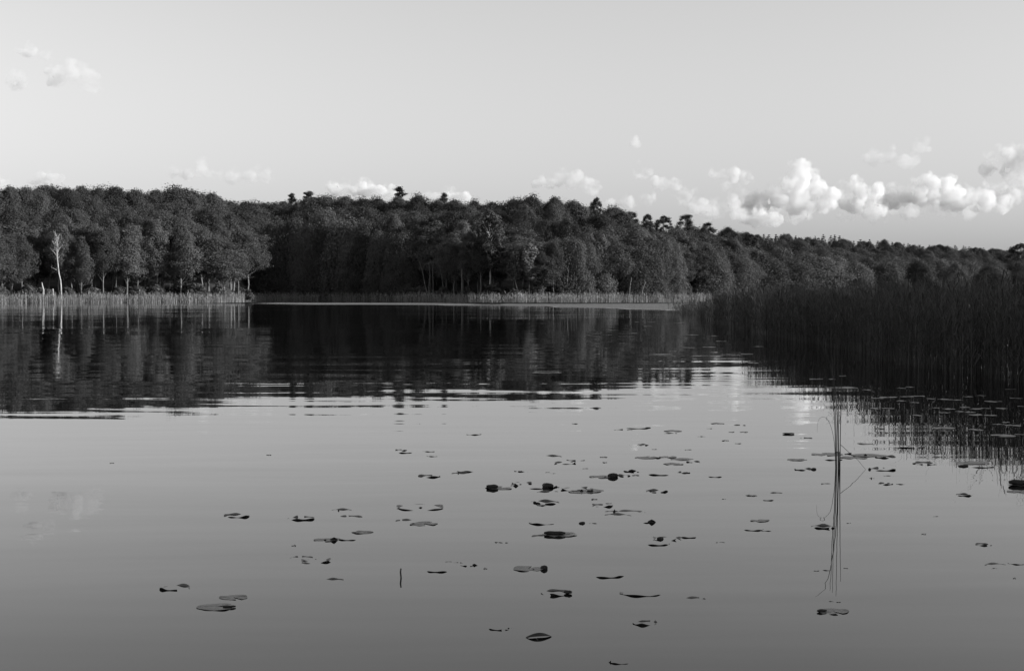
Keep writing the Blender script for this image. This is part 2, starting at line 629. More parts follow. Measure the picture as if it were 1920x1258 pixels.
ALDER = [deciduous('alder%d' % i, 100 + i, 16, 3.3 + .35 * (i % 3), .34 + .05 * (i % 3), 60, 28000, .27, M_ALDER, flat=.8, top=1.35 + .35 * (i % 4), lean=.25 * (i - 2.5), r0=.16) for i in range(6)]
LOW = [deciduous('lowalder%d' % i, 200 + i, 11, 5.2, .03, 90, 30000, .32, M_ALDER, flat=.95, top=1.2 + .2 * i, wide=.9) for i in range(4)]
BROAD = [deciduous('broad%d' % i, 300 + i, 17, 4.8, .25, 80, 30000, .29, M_BROAD, flat=.85, top=2.2 + .45 * i, r0=.26, wide=.5) for i in range(5)]
PINES = [pine('pine%d' % i, 400 + i, 18, 2.5 + .5 * i) for i in range(3)]
def ragged_pine(name, seed, h=18):
    rng = np.random.default_rng(seed)
    rr = random.Random(seed)
    tb = Tubes()
    tb.add([(0, 0, -.3), (.15, 0, h * .3), (-.1, .1, h * .6), (.1, 0, h * .85), (0, 0, h)], [.2, .16, .12, .07, .02], 7)
    clumps = []
    for i in range(34):
        u = i / 33
        z = h * (.5 + .5 * u)
        ln = (2.6 * (1 - u) ** .7 + .35) * rr.uniform(.45, 1.2)
        ang = i * 2.4 + rr.uniform(-.4, .4)
        tip = Vector((math.cos(ang) * ln, math.sin(ang) * ln, z + rr.uniform(-.1, .6)))
        tb.add([(0, 0, z - .3), tip * .5 + Vector((0, 0, z * .5 - .1)), tip], [.05, .035, .015], 4)
        for f in (.6, 1.0):
            cr = rr.uniform(.25, .55)
            clumps.append((tuple(Vector((0, 0, z - .2)).lerp(tip, f)), (cr * 1.3, cr * 1.3, cr * .7)))
    v, q = leaves(clumps, 5200, .34, rng, .3, .2, .4)
    return h, 2.6, tb.mesh(name + '_trunk', M_BARK), mesh_np(name + '_crown', v, q, M_PINE)


RAGGED = ragged_pine('raggedpine', 450)
SPRUCES = [spruce('spruce%d' % i, 500 + i, 18, 2.9 + .45 * i) for i in range(3)]
DROOP = drooping('droopbirch', 601)
SLIM = deciduous('slimbirch', 610, 14, 1.9, .38, 24, 4200, .42, M_BIRCH, M_PALE, r0=.1)
BUSH = [bush('bush%d' % i, 700 + i) for i in range(3)]

TREES = []


def tree(proto, px, r_off, top_py, width=1.0, name='leafy_tree', rz=None, dist=None):
    """stand a tree at column px, r_off metres behind the shoreline, its tip reaching row top_py"""
    h, cw, tm, cm = proto
    th = math.degrees(math.atan((px - 960) / F))
    r = dist if dist else shore_r(th) + r_off
    x, y = r * math.sin(rad(th)), r * math.cos(rad(th))
    z = ground_z(th, r - shore_r(th))
    tip = at_dist(px, top_py, y).z
    H = max(2.5, tip - z)
    o = empty(name, (x, y, z - 0.05), random.uniform(0, 6.28) if rz is None else rz)
    s = H / (h * 1.03)
    wx = width * (max(.5, s) if name == 'pine_tree' else 1)     # pines keep their proportions
    o.scale = (wx * random.uniform(.82, 1.22), wx * random.uniform(.82, 1.22), s)
    link('trunk', tm, o)
    link('crown', cm, o)
    TREES.append((o, px))
    return o


ORD = ['first', 'second', 'third', 'fourth', 'fifth', 'sixth', 'seventh', 'eighth', 'ninth', 'tenth', 'eleventh', 'twelfth',
       'thirteenth', 'fourteenth', 'fifteenth', 'sixteenth', 'seventeenth', 'eighteenth', 'nineteenth', 'twentieth']


def ordinal(i):
    if i < 20: return ORD[i]
    tens = {2: 'twenty', 3: 'thirty', 4: 'forty', 5: 'fifty', 6: 'sixty', 7: 'seventy'}[(i + 1) // 10]
    k = (i + 1) % 10
    return tens + 'th' if k == 0 and False else (tens[:-1] + 'ieth' if k == 0 else tens + '-' + ORD[k - 1])


SKYLINE = [(-160, 352), (0, 350), (60, 343), (180, 346), (250, 350), (330, 346), (400, 356), (440, 372), (500, 378), (560, 370), (640, 362),
           (720, 370), (800, 366), (860, 374), (950, 369), (1040, 366), (1120, 380), (1200, 392), (1300, 405), (1380, 430), (1440, 445)]
FRONT = [(-160, 440), (60, 436), (200, 425), (300, 422), (440, 442), (462, 418), (650, 415), (830, 430), (900, 440), (960, 462), (1060, 452),
         (1150, 447), (1250, 458), (1350, 468), (1440, 478)]

rt = random.Random(5)
ROWS = [  # offset behind the shore, spacing in photo columns, share of the way up to the skyline, prototypes, width
    (4.5, 22, 0.00, ALDER, 0.78, 'front'),
    (12, 30, 0.22, ALDER, 1.05, 'second'),
    (25, 40, 0.50, BROAD, 0.95, 'middle'),
    (42, 46, 0.76, BROAD, 0.92, 'upper'),
    (60, 36, 1.00, BROAD, 1.05, 'skyline'),
]
for off, step, share, protos, wd, rowname in ROWS:
    got = []
    px = -75 + rt.uniform(0, step)
    while px < 1420:
        skip = False
        if rowname == 'front' and (905 < px < 1010 or 60 < px < 108 or 785 < px < 840 or 462 < px < 498):
            skip = True
        if not skip:
            t0, t1 = lerp_tab(FRONT, px), lerp_tab(SKYLINE, px)
            jit = 17 if share < .3 else 13 if share < 1 else 5
            top = t0 + (t1 - t0) * share + rt.uniform(-jit, jit)
            pr = rt.choice(protos)
            nm = 'leafy_tree'
            if rowname in ('skyline', 'upper') and px > 1085 and rt.random() < .5:
                pr, nm = rt.choice(PINES), 'pine_tree'
                top += 4
            if rowname == 'front' and (px > 1040 and rt.random() < .55 or 500 < px < 780):
                pr = rt.choice(LOW)
            ww = wd * rt.uniform(.72, 1.32) * (.85 if pr in LOW else 1)
            got.append((tree(pr, px, off + rt.uniform(-2, 2), top, ww, nm), px, nm))
        px += step * rt.uniform(.8, 1.2)
    zones = [(-999, 452, 'the sunlit left bank'), (452, 858, 'the dark shaded bay'), (858, 9999, 'the headland beside the reeds')]
    for a, b, zn in zones:
        sel = sorted([g for g in got if a <= g[1] < b], key=lambda g: g[1])
        for i, (o, _, nm) in enumerate(sel):
            kind = 'dark pine' if nm == 'pine_tree' else 'leafy tree'
            where = {'front': 'front row along', 'second': 'second row of', 'middle': 'middle row above',
                     'upper': 'upper row above', 'skyline': 'skyline row above'}[rowname]
            tag(o, '%s, %s from left in the %s %s' % (kind, ordinal(i), where, zn), 'tree', 'trees in the %s %s' % (where, zn))

# the low wood beyond the reed bed and the wooded ridge behind it
RTOP = [(1380, 468), (1450, 478), (1540, 482), (1640, 488), (1740, 492), (1840, 498), (1960, 502)]
RIDGETOP = [(1380, 438), (1500, 438), (1600, 447), (1700, 455), (1800, 460), (1900, 466), (2000, 470)]
for off, step, share, protos, wd, rowname in ((5, 62, 0, LOW, 1.15, 'front row'), (30, 50, .2, LOW, 1.1, 'second row'),
                                              (90, 44, .38, BROAD, 1.2, 'third row'), (170, 40, .55, BROAD, 1.25, 'fourth row')):
    got, px = [], 1395 + rt.uniform(0, 20)
    while px < 1985:
        t0, t1 = lerp_tab(RTOP, px), lerp_tab(RIDGETOP, px)
        o = tree(rt.choice(protos), px, off + rt.uniform(-3, 3), t0 + (t1 - t0) * share + rt.uniform(-5, 5), wd * rt.uniform(.9, 1.15))
        got.append(o)
        px += step * rt.uniform(.8, 1.2)
    for i, o in enumerate(got):
        tag(o, 'bushy tree, %s from left in the %s of the low wood behind reeds' % (ordinal(i), rowname), 'tree', 'low wood behind the reed bed')
for off, rowname in ((265, 'lower'), (325, 'middle'), (385, 'top')):
    px, cnt = 1392 + rt.uniform(0, 8), 0
    while px < 1960:
        sh = {'lower': .84, 'middle': .94, 'top': 1.0}[rowname]
        t0, t1 = lerp_tab(RTOP, px), lerp_tab(RIDGETOP, px)
        wave = 2.5 * math.sin(px * .047 + off) + 1.8 * math.sin(px * .131)
        leafy = rt.random() < .35
        if leafy:
            o = tree(rt.choice(BROAD), px, off + rt.uniform(-12, 12), t0 + (t1 - t0) * sh + 2 + wave + rt.uniform(-3, 4), rt.uniform(.7, 1.1), 'leafy_tree')
        else:
            o = tree(rt.choice(SPRUCES), px, off + rt.uniform(-12, 12), t0 + (t1 - t0) * sh + wave + rt.uniform(-4, 4), rt.uniform(1.1, 2.0), 'spruce_tree')
        tag(o, ('small leafy tree, %s from the left in the %s line of the distant ridge' if leafy else 'small spruce, %s from the left in the %s line of the distant ridge') % (ordinal(cnt), rowname), 'tree', 'trees in the %s line of the ridge' % rowname)
        cnt += 1
        px += 11.5 * rt.uniform(.6, 1.4)

# single trees one can tell apart
tag(tree(DROOP, 917, 7, 393, 1.0, 'birch_tree', 0.4), 'pale birch with hanging strands at the corner of the shaded bay', 'tree')
tag(tree(SLIM, 968, 3.5, 458, .95, 'birch_tree', 1.0), 'slender birch just left of the whitest straight trunk on the headland', 'tree')
tag(tree(SLIM, 994, 3.5, 452, .95, 'birch_tree', 2.5), 'slender birch with the whitest straight trunk on the headland', 'tree')
tag(tree(RAGGED, 750, 66, 348, 1.15, 'pine_tree', .3), 'tall ragged pine sticking up highest above the shaded bay', 'tree')
tag(tree(RAGGED, 548, 66, 361, .8, 'pine_tree', 1.3), 'narrow ragged pine tip on the skyline, first of the two above the shaded bay', 'tree')
tag(tree(RAGGED, 580, 66, 357, 1.1, 'pine_tree', 2.3), 'wider ragged pine tip on the skyline, second of the two above the shaded bay', 'tree')
tag(tree(RAGGED, 833, 66, 360, 1.0, 'pine_tree', 4), 'pine tip above the shaded bay, right of the tallest pine', 'tree')
tag(tree(PINES[1], 1118, 66, 371, .8, 'pine_tree'), 'pine tip on the headland where the skyline begins to fall', 'tree')
tag(tree(BROAD[1], 1492, 120, 446, 1.5, 'leafy_tree'), 'dark rounded tree standing above the low wood under the tall cloud', 'tree')
tag(tree(PINES[1], 1912, 60, 457, 1.6, 'pine_tree'), 'dark pine at the right end of the wooded ridge', 'tree')


def snag(name, pts, dist, radii, branches, label, mat, cat='tree'):
    dist = dist * math.cos(math.atan((pts[0][0] - 960) / F))
    base = at_dist(pts[0][0], pts[0][1], dist)
    th = math.degrees(math.atan2(base.x, base.y))
    gz = max(0, ground_z(th, math.hypot(base.x, base.y) - shore_r(th)))
    root = empty(name, (base.x, base.y, gz))
    t = Tubes()
    P = [at_dist(a, b, dist) - Vector((base.x, base.y, gz)) for a, b in pts]
    P = [Vector((P[0].x, P[0].y, -.2))] + P
    t.add(P, [radii[0]] + radii, 7)
    link('trunk', t.mesh(name + '_trunk', mat), root)
    for br in branches:
        t = Tubes()
        pp = [at_dist(a, b, dist) - Vector((base.x, base.y, gz)) for a, b in br]
        pp = [p + Vector((0, random.uniform(-.3, .3) * i, 0)) for i, p in enumerate(pp)]
        t.add(pp, [.036 * (1 - .75 * i / max(1, len(pp) - 1)) for i in range(len(pp))], 5)
        link('branch', t.mesh(name + '_branch', mat), root)
    tag(root, label, cat)
    return root


def zb(X, Y):
    return 20 + .1272 * X, 420 + .1272 * Y


rb = random.Random(3)
brs = [[(690, 455), (630, 410), (580, 345)], [(640, 300), (620, 260), (600, 215)], [(690, 250), (705, 215), (720, 165)],
       [(660, 290), (650, 240), (652, 180)], [(695, 690), (640, 655), (598, 640), (608, 608)], [(700, 500), (712, 485), (722, 468)],
       [(684, 505), (668, 508)], [(686, 420), (725, 350), (770, 300)], [(682, 350), (715, 300), (745, 260)], [(676, 330), (650, 300), (632, 250)],
       [(684, 390), (660, 350), (655, 310)]]
for k in range(30):
    y0 = rb.uniform(170, 520); s = rb.choice((-1, 1))
    brs.append([(676, y0), (676 + s * rb.uniform(8, 22), y0 - 30), (676 + s * rb.uniform(15, 50), y0 - rb.uniform(60, 100))])
snag('dead_birch', [zb(*p) for p in ((745, 1085), (745, 1020), (742, 920), (735, 830), (712, 740), (697, 600), (685, 480), (678, 380), (685, 280), (672, 200), (662, 135))], 234.6,
     [.115, .115, .115, .105, .1, .09, .08, .07, .055, .04, .02], [[zb(*p) for p in b] for b in brs], 'bare white dead birch standing alone before the left bank', M_SNAG)
snag('broken_trunk', [zb(*p) for p in ((480, 1085), (480, 1030), (484, 970), (470, 920), (460, 860))], 234.8, [.13, .13, .13, .1, .05], [],
     'taller of two pale broken stubs left of the dead white birch', M_SNAG, 'stump')
snag('broken_trunk', [zb(*p) for p in ((628, 1085), (626, 1000), (620, 955))], 234.8, [.12, .12, .1], [],
     'shorter pale broken stub just left of the dead white birch', M_SNAG, 'stump')
for i, (pts, dist, lab) in enumerate((
        ([(802, 556), (797, 535), (792, 508), (786, 490)], 261, 'thin leaning trunk, leftmost of the bare trunks at the bay corner'),
        ([(805, 556), (804, 540), (806, 515), (804, 492)], 261.5, 'thin upright trunk, second of the bare trunks at the bay corner'),
        ([(812, 556), (812, 530), (811, 505), (813, 488)], 262, 'thin upright trunk, third of the bare trunks at the bay corner'),
        ([(832, 556), (831, 540), (829, 522), (824, 500)], 259, 'curved pale trunk, rightmost of the bare trunks at the bay corner'),
        ([(866, 556), (866, 535), (866, 505)], 250, 'thin trunk left of the hanging birch'),
        ([(1202, 556), (1206, 540), (1211, 528)], 250, 'short pale trunk leaning right on the headland shore'),
        ([(1180, 556), (1181, 540), (1184, 520)], 250, 'short pale trunk beside the leaning one on the headland shore'),
        ([(1063, 556), (1063, 535), (1066, 505)], 246, 'pale straight trunk right of the slender birches'))):
    snag('bare_trunk', pts, dist, [.085 - .016 * k for k in range(len(pts))], [], lab, M_BARK)

# undergrowth at the forest edge
got, px = [], -20
while px < 1400:
    o = tree(rt.choice(BUSH), px, 3.2 + rt.uniform(-.5, 2), rt.uniform(526, 545), rt.uniform(.8, 1.5), 'bush')
    got.append((o, px))
    px += 34 * rt.uniform(.5, 1.5)
for a, b, zn in ((-999, 452, 'left bank'), (452, 858, 'shaded bay'), (858, 9999, 'headland')):
    for i, (o, _) in enumerate([g for g in got if a <= g[1] < b]):
        tag(o, 'low shrub, %s from the left under the trees of the %s' % (ordinal(i), zn), 'shrub', 'shrubs under the trees of the %s' % zn)

# unseen wood on the near right-hand shore, added to shade the reed bed
got = []
for th, r in ((33, 115), (34, 95), (36, 82), (39, 70), (42, 62), (46, 56), (51, 51), (56, 48), (62, 45), (68, 43), (76, 40), (86, 36), (95, 30), (37, 100), (44, 72), (54, 60), (66, 54), (78, 48),
              (48, 64), (60, 52), (71, 52), (58, 66), (50, 76), (63, 63), (40, 86)):
    x, y = r * math.sin(rad(th)), r * math.cos(rad(th))
    h, cw, tm, cm = rt.choice(BROAD)
    o = empty('leafy_tree', (x, y, ground_z(th, r - shore_r(th)) - .05), rt.uniform(0, 6.28))
    o.scale = (1.05, 1.05, rt.uniform(1.05, 1.25))
    link('trunk', tm, o); link('crown', cm, o)
    got.append(o)
    tag(o, 'unseen broad tree, %s along the wood added to shade the reed bed' % ordinal(len(got) - 1), 'tree', 'unseen wood added to shade the reed bed')

for i, th in enumerate((38, 41, 44, 47, 50, 53, 56, 59, 63, 67, 72)):  # low trees out of view, added to keep sun off the reed stems
    r = shore_r(th) + rt.uniform(2.5, 5)
    h, cw, tm, cm = rt.choice(LOW)
    o = empty('leafy_tree', (r * math.sin(rad(th)), r * math.cos(rad(th)), ground_z(th, r - shore_r(th)) - .05), rt.uniform(0, 6.28))
    o.scale = (.8, .8, rt.uniform(.8, 1.1))
    link('trunk', tm, o); link('crown', cm, o)
    tag(o, 'unseen bushy tree added for shade, %s along the shore right of the reed bed' % ordinal(i), 'tree', 'unseen bushy trees added for shade right of the reed bed')


# ------------------------------------------------------------------ reeds
def reed_mesh(name, base, height, width, yaw, lean, nleaf, leaf_len, mat, rng, leaf_w=1.0):
    n = len(base)
    V, Q = [], []
    off = 0
    side = np.stack([np.cos(yaw), np.sin(yaw), np.zeros(n)], 1)
    ld = np.stack([np.cos(lean[1]), np.sin(lean[1]), np.zeros(n)], 1) * lean[0][:, None]
    segs = 3
    vs_ = []
    for k in range(segs + 1):
        t = k / segs
        c = base + np.array([0, 0, 1.0]) * (height * t)[:, None] + ld * (height * t * t)[:, None]
        wd = (width * (1 - .75 * t))[:, None] * side * .5
        vs_ += [c - wd, c + wd]
    vv = np.stack(vs_, 1)
    V.append(vv.reshape(-1, 3))
    b0 = np.arange(n)[:, None] * (2 * (segs + 1))
    for k in range(segs):
        Q.append(b0 + np.array([2 * k, 2 * k + 1, 2 * k + 3, 2 * k + 2]))
    off += n * 2 * (segs + 1)
    for j in range(nleaf):
        t0 = rng.uniform(.12, .92, n)
        c = base + np.array([0, 0, 1.0]) * (height * t0)[:, None] + ld * (height * t0 * t0)[:, None]
        a = rng.uniform(0, 6.28, n)
        out = np.stack([np.cos(a), np.sin(a), np.zeros(n)], 1)
        L = leaf_len * rng.uniform(.5, 1.2, n)
        rise = rng.uniform(.45, .95, n)
        m1 = c + out * (L * .35)[:, None] + np.array([0, 0, 1.0]) * (L * rise * .75)[:, None]
        m2 = c + out * (L * .75)[:, None] + np.array([0, 0, 1.0]) * (L * rise * rng.uniform(.5, 1.1, n))[:, None]
        sd_ = np.cross(out, [0, 0, 1.0])
        ww = (width * leaf_w * rng.uniform(.7, 1.3, n))[:, None] * sd_ * .5
        V.append(np.stack([c - ww * .6, c + ww * .6, m1 + ww, m1 - ww, m2 + ww * .15, m2 - ww * .15], 1).reshape(-1, 3))
        b1 = off + np.arange(n)[:, None] * 6
        Q.append(b1 + np.array([0, 1, 2, 3]))
        Q.append(b1 + np.array([3, 2, 4, 5]))
        off += n * 6
    return mesh_np(name, np.concatenate(V), np.concatenate(Q), mat)


EDGE = [(1245, 582), (1275, 586), (1300, 590), (1340, 604), (1400, 620), (1500, 641), (1600, 662), (1700, 684), (1800, 702), (1920, 724), (2050, 742), (2300, 770)]
rg = np.random.default_rng(21)
P = []
pxs = np.arange(1248, 2290, 4.0)
for px in pxs:
    g = on_water(px, lerp_tab(EDGE, px))
    d = g.y
    wm = 4.0 / F * d
    for e0, e1, dens in ((-1.2, 0, 10), (0, 3, 75), (3, 9, 45), (9, 20, 16), (20, 36, 6)):
        if d > 70: dens *= .6
        dens *= float(sstep(1252, 1345, px)) * .997 + .003
        cnt = rg.poisson(wm * (e1 - e0) * dens)
        for _ in range(cnt):
            e = rg.uniform(e0, e1) + .8 * math.sin(px * .021) + .5 * math.sin(px * .083)
            q = px + rg.uniform(-2, 2)
            k = (d + e) / d
            P.append(((q - 960) / F * d * k * 1.0, d * k, -.15))
base = np.array(P)
n = len(base)
dd = np.hypot(base[:, 0], base[:, 1])
hgt = rg.normal(1.93, .22, n) + .15 + .25 * (1 - sstep(35, 60, dd)) - 1.2 * sstep(66, 125, dd)
hgt *= np.where(rg.random(n) < .12, rg.uniform(.45, .9, n), 1)
wid = rg.uniform(.008, .015, n) * np.clip(dd / 42, 1, 2.2)
me = reed_mesh('reed_bed', base, hgt, wid, rg.uniform(0, 3.14, n), (np.where(rg.random(n) < .1, rg.uniform(.15, .6, n), np.abs(rg.normal(0, .08, n))), rg.uniform(0, 6.28, n)), 4, .5, M_REED, rg, 1.5)
tag(link('reed_bed', me), 'dense dark reed bed standing in the water in front of the low wood', 'reeds', kind='stuff')
NREED = n

# pale reed fringe along the far shore
P = []
for th in np.arange(-24, 11.5, .02):
    R0 = shore_r(th)
    wm = rad(.02) * R0
    clump = .65 + .35 * math.sin(th * 5.1) * math.sin(th * 1.7 + 1)
    cnt = rg.poisson(wm * 6.5 * 17 * clump)
    for _ in range(cnt):
        e = rg.uniform(-4.2, 2.3) + .5 * math.sin(th * 9)
        t2 = th + rg.uniform(-.01, .01)
        P.append(((R0 + e) * math.sin(rad(t2)), (R0 + e) * math.cos(rad(t2)), max(-.1, ground_z(t2, e) - .1)))
base = np.array(P)
n = len(base)
hgt = rg.normal(1.38, .28, n)
wid = rg.uniform(.035, .07, n)
me = reed_mesh('reed_fringe', base, hgt, wid, rg.uniform(0, 3.14, n), (np.abs(rg.normal(0, .1, n)), rg.uniform(0, 6.28, n)), 2, .5, M_FRINGE, rg, 1.2)
tag(link('reed_fringe', me), 'pale reed fringe along the far waterline below the trees', 'reeds', kind='stuff')
print('REEDS', NREED, 'FRINGE', n)


# ------------------------------------------------------------------ upright rushes in the open water
def z7(X, Y):
    return 1380 + .4276 * X, 720 + .4276 * Y


root_p = on_water(*z7(447, 372))
clump = empty('rush_clump', root_p)
tag(clump, 'lone clump of tall thin rush stems standing in open water', 'rush')
STEMS = [
    [(449, 372), (447, 250), (440, 80), (425, -40), (398, -130), (355, -200)],
    [(443, 366), (440, 240), (434, 80), (431, -60), (430, -170)],
    [(452, 376), (449, 240), (448, 80), (447, -80), (446, -205)],
    [(456, 372), (457, 260), (460, 100), (463, -20), (466, -120)],
    [(439, 370), (435, 230), (427, 60), (423, -90), (418, -150)],
    [(438, 372), (434, 300), (426, 225), (412, 175), (396, 150), (380, 144), (364, 154), (357, 180), (356, 210)],
    [(452, 374), (454, 320), (457, 264), (490, 294), (535, 333), (578, 370)],
]
for k, st in enumerate(STEMS):
    t = Tubes()
    dy = (k % 3 - 1) * .05
    pts = []
    for i, (X, Y) in enumerate(st):
        p = at_dist(*z7(X, Y), root_p.y + dy) - root_p
        if i == 0: p.z = -.25
        if k == 6 and i == len(st) - 1: p.z = -.03
        pts.append(p)
    # smooth the polyline
    sm = []
    for i in range(len(pts) - 1):
        p0, p1, p2, p3 = pts[max(i - 1, 0)], pts[i], pts[i + 1], pts[min(i + 2, len(pts) - 1)]
        if k == 6: p0, p3 = p1, p2
        for s_ in range(5):
            u = s_ / 5
            sm.append(.5 * ((2 * p1) + (p2 - p0) * u + (2 * p0 - 5 * p1 + 4 * p2 - p3) * u * u + (3 * p1 - p0 - 3 * p2 + p3) * u ** 3))
    sm.append(pts[-1])
    r0 = (.0055 if k < 5 else .0042 if k == 6 else .0026)
    t.add(sm, [r0 * (1 - .7 * i / len(sm)) for i in range(len(sm))], 6)
    o = link('stem', t.mesh('rush_stem', M_STEM), clump)
    if k == 5: o['label'] = 'stem with a drooping hooked tip'
    if k == 6: o['label'] = 'snapped stem bent down into the water'

g = on_water(752, 1083)
t = Tubes()
t.add([(0, 0, -.2), (0, 0, 0), (-.004, 0, .04), (-.001, .004, .066)], [.006, .006, .0058, .005], 8)
o = link('rush_stub', t.mesh('rush_stub', M_STEM)); o.location = g
tag(o, 'single short stem poking straight up out of empty water', 'stem')


# ------------------------------------------------------------------ water lily leaves
rp = random.Random(77)


def blade_mesh(r, mode, seed):
    """oval leaf with a notch; z by how it floats"""
    rr = random.Random(seed)
    ns, nr = 40, 9
    notch = rr.uniform(.12, .3)
    turn = rr.uniform(-2.2, 2.2)
    side = rr.choice((-1, 1))
    if mode == 'dome': notch = .01
    asp = rr.uniform(.72, .92)
    ph = [rr.uniform(0, 6.28) for _ in range(6)]
    cut = rr.uniform(0, 6.28)
    V, Q = [], []
    for i in range(ns + 1):
        u = i / ns
        a = turn + notch + (2 * math.pi - 2 * notch) * u
        edge = 1 + .035 * math.sin(3 * a + ph[0]) + .025 * math.sin(7 * a + ph[1])
        for k in range(nr):
            f = (k + (.02 if mode == 'dome' else .35)) / (nr - (.98 if mode == 'dome' else .65))
            x = math.cos(a) * f * r * edge
            y = math.sin(a) * f * r * edge * asp
            if mode == 'flat':
                z = .003 + .0022 * f * f * math.sin(3 * a + ph[2]) + .0012 * f * math.sin(6 * a + ph[4])
                z += .010 * max(0, math.sin(a + ph[3]) - .8) * max(0, f - .6) * 2.5 - .012 * max(0, math.sin(2 * a + ph[5]) - .75) * f
            elif mode == 'rim':
                lip = max(0, (f - .8) / .2)
                z = -.006 + .0125 * lip * (.85 + .6 * math.sin(2 * a + ph[2]) + .4 * math.sin(5 * a + ph[3])) + .006 * max(0, math.cos(a + ph[4] * .3) - .8) * f * 3
            elif mode == 'half':
                dirn = math.sin(a) * side
                lip = max(0, (f - .6) / .4)
                z = -.0065 + .014 * lip * max(0, dirn + .12 + .14 * math.sin(2 * a + ph[2]) + .14 * math.sin(5 * a + ph[3])) + .0015 * math.sin(5 * a + ph[3])
            else:       # arched along its length
                y *= .45
                z = .030 * (1 - (x / r) ** 2) * (1 - .5 * f * math.sin(a) ** 2) - .004
            if mode in ('rim', 'half'):
                z *= min(1, max(.3, r / .11))
            V.append((x, y, z))
    for i in range(ns):
        for k in range(nr - 1):
            Q.append((i * nr + k, (i + 1) * nr + k, (i + 1) * nr + k + 1, i * nr + k + 1))
    return mesh_np('lily_blade', V, Q, M_CURL if mode == 'dome' else M_PAD, True)


def lobe_mesh(wm, hm, shape, seed):
    """a curled-up lobe: flap standing up, rounded knob, or roll lying along the leaf"""
    rr = random.Random(seed)
    V, Q = [], []
    if shape == 'roll':
        ns, nc = 12, 9
        for i in range(ns + 1):
            u = i / ns
            tap = (math.sin(math.pi * min(max(u, .04), .96))) ** .35
            for j in range(nc):
                a = math.pi * 1.9 * j / (nc - 1) - .3
                rad_ = hm * .5 * tap * (1 - .12 * j / nc) * (1 + .12 * math.sin(u * 9 + j + seed))
                V.append(((u - .5) * wm, math.cos(a) * rad_ * 1.2, hm * .42 + math.sin(a) * rad_))
        for i in range(ns):
            for j in range(nc - 1):
                Q.append((i * nc + j, (i + 1) * nc + j, (i + 1) * nc + j + 1, i * nc + j + 1))
    else:
        nu, nv = 10, 9
        peak = rr.uniform(-.25, .25) if shape == 'flap' else 0
        for i in range(nu + 1):
            u = i / nu * 2 - 1
            for k in range(nv + 1):
                v = k / nv
                if shape == 'flap':        # pointed tent of leaf
                    half = (1 - v) ** .55 * .5
                    x = u * half * wm + peak * v * wm * .6
                    y = (.35 * wm) * (abs(u) ** 1.3 * (1 - v) - .2) + .12 * wm * math.sin(v * 3)
                    z = v * hm * (1 - .12 * u * u) - .01
                else:                      # knob: cupped round lobe
                    half = math.sqrt(max(0, 1 - (2 * v * .93 - .86) ** 2)) * .5 + .04
                    x = u * half * wm
                    y = wm * .38 * (u * u - .5) * half * 2
                    z = v * hm - .012 + .02 * hm * math.sin(5 * u + seed)
                V.append((x, y, z))
        for i in range(nu):
            for k in range(nv):
                a0 = i * (nv + 1) + k
                Q.append((a0, a0 + nv + 1, a0 + nv + 2, a0 + 1))
    return mesh_np('lily_lobe', V, Q, M_CURL, True)


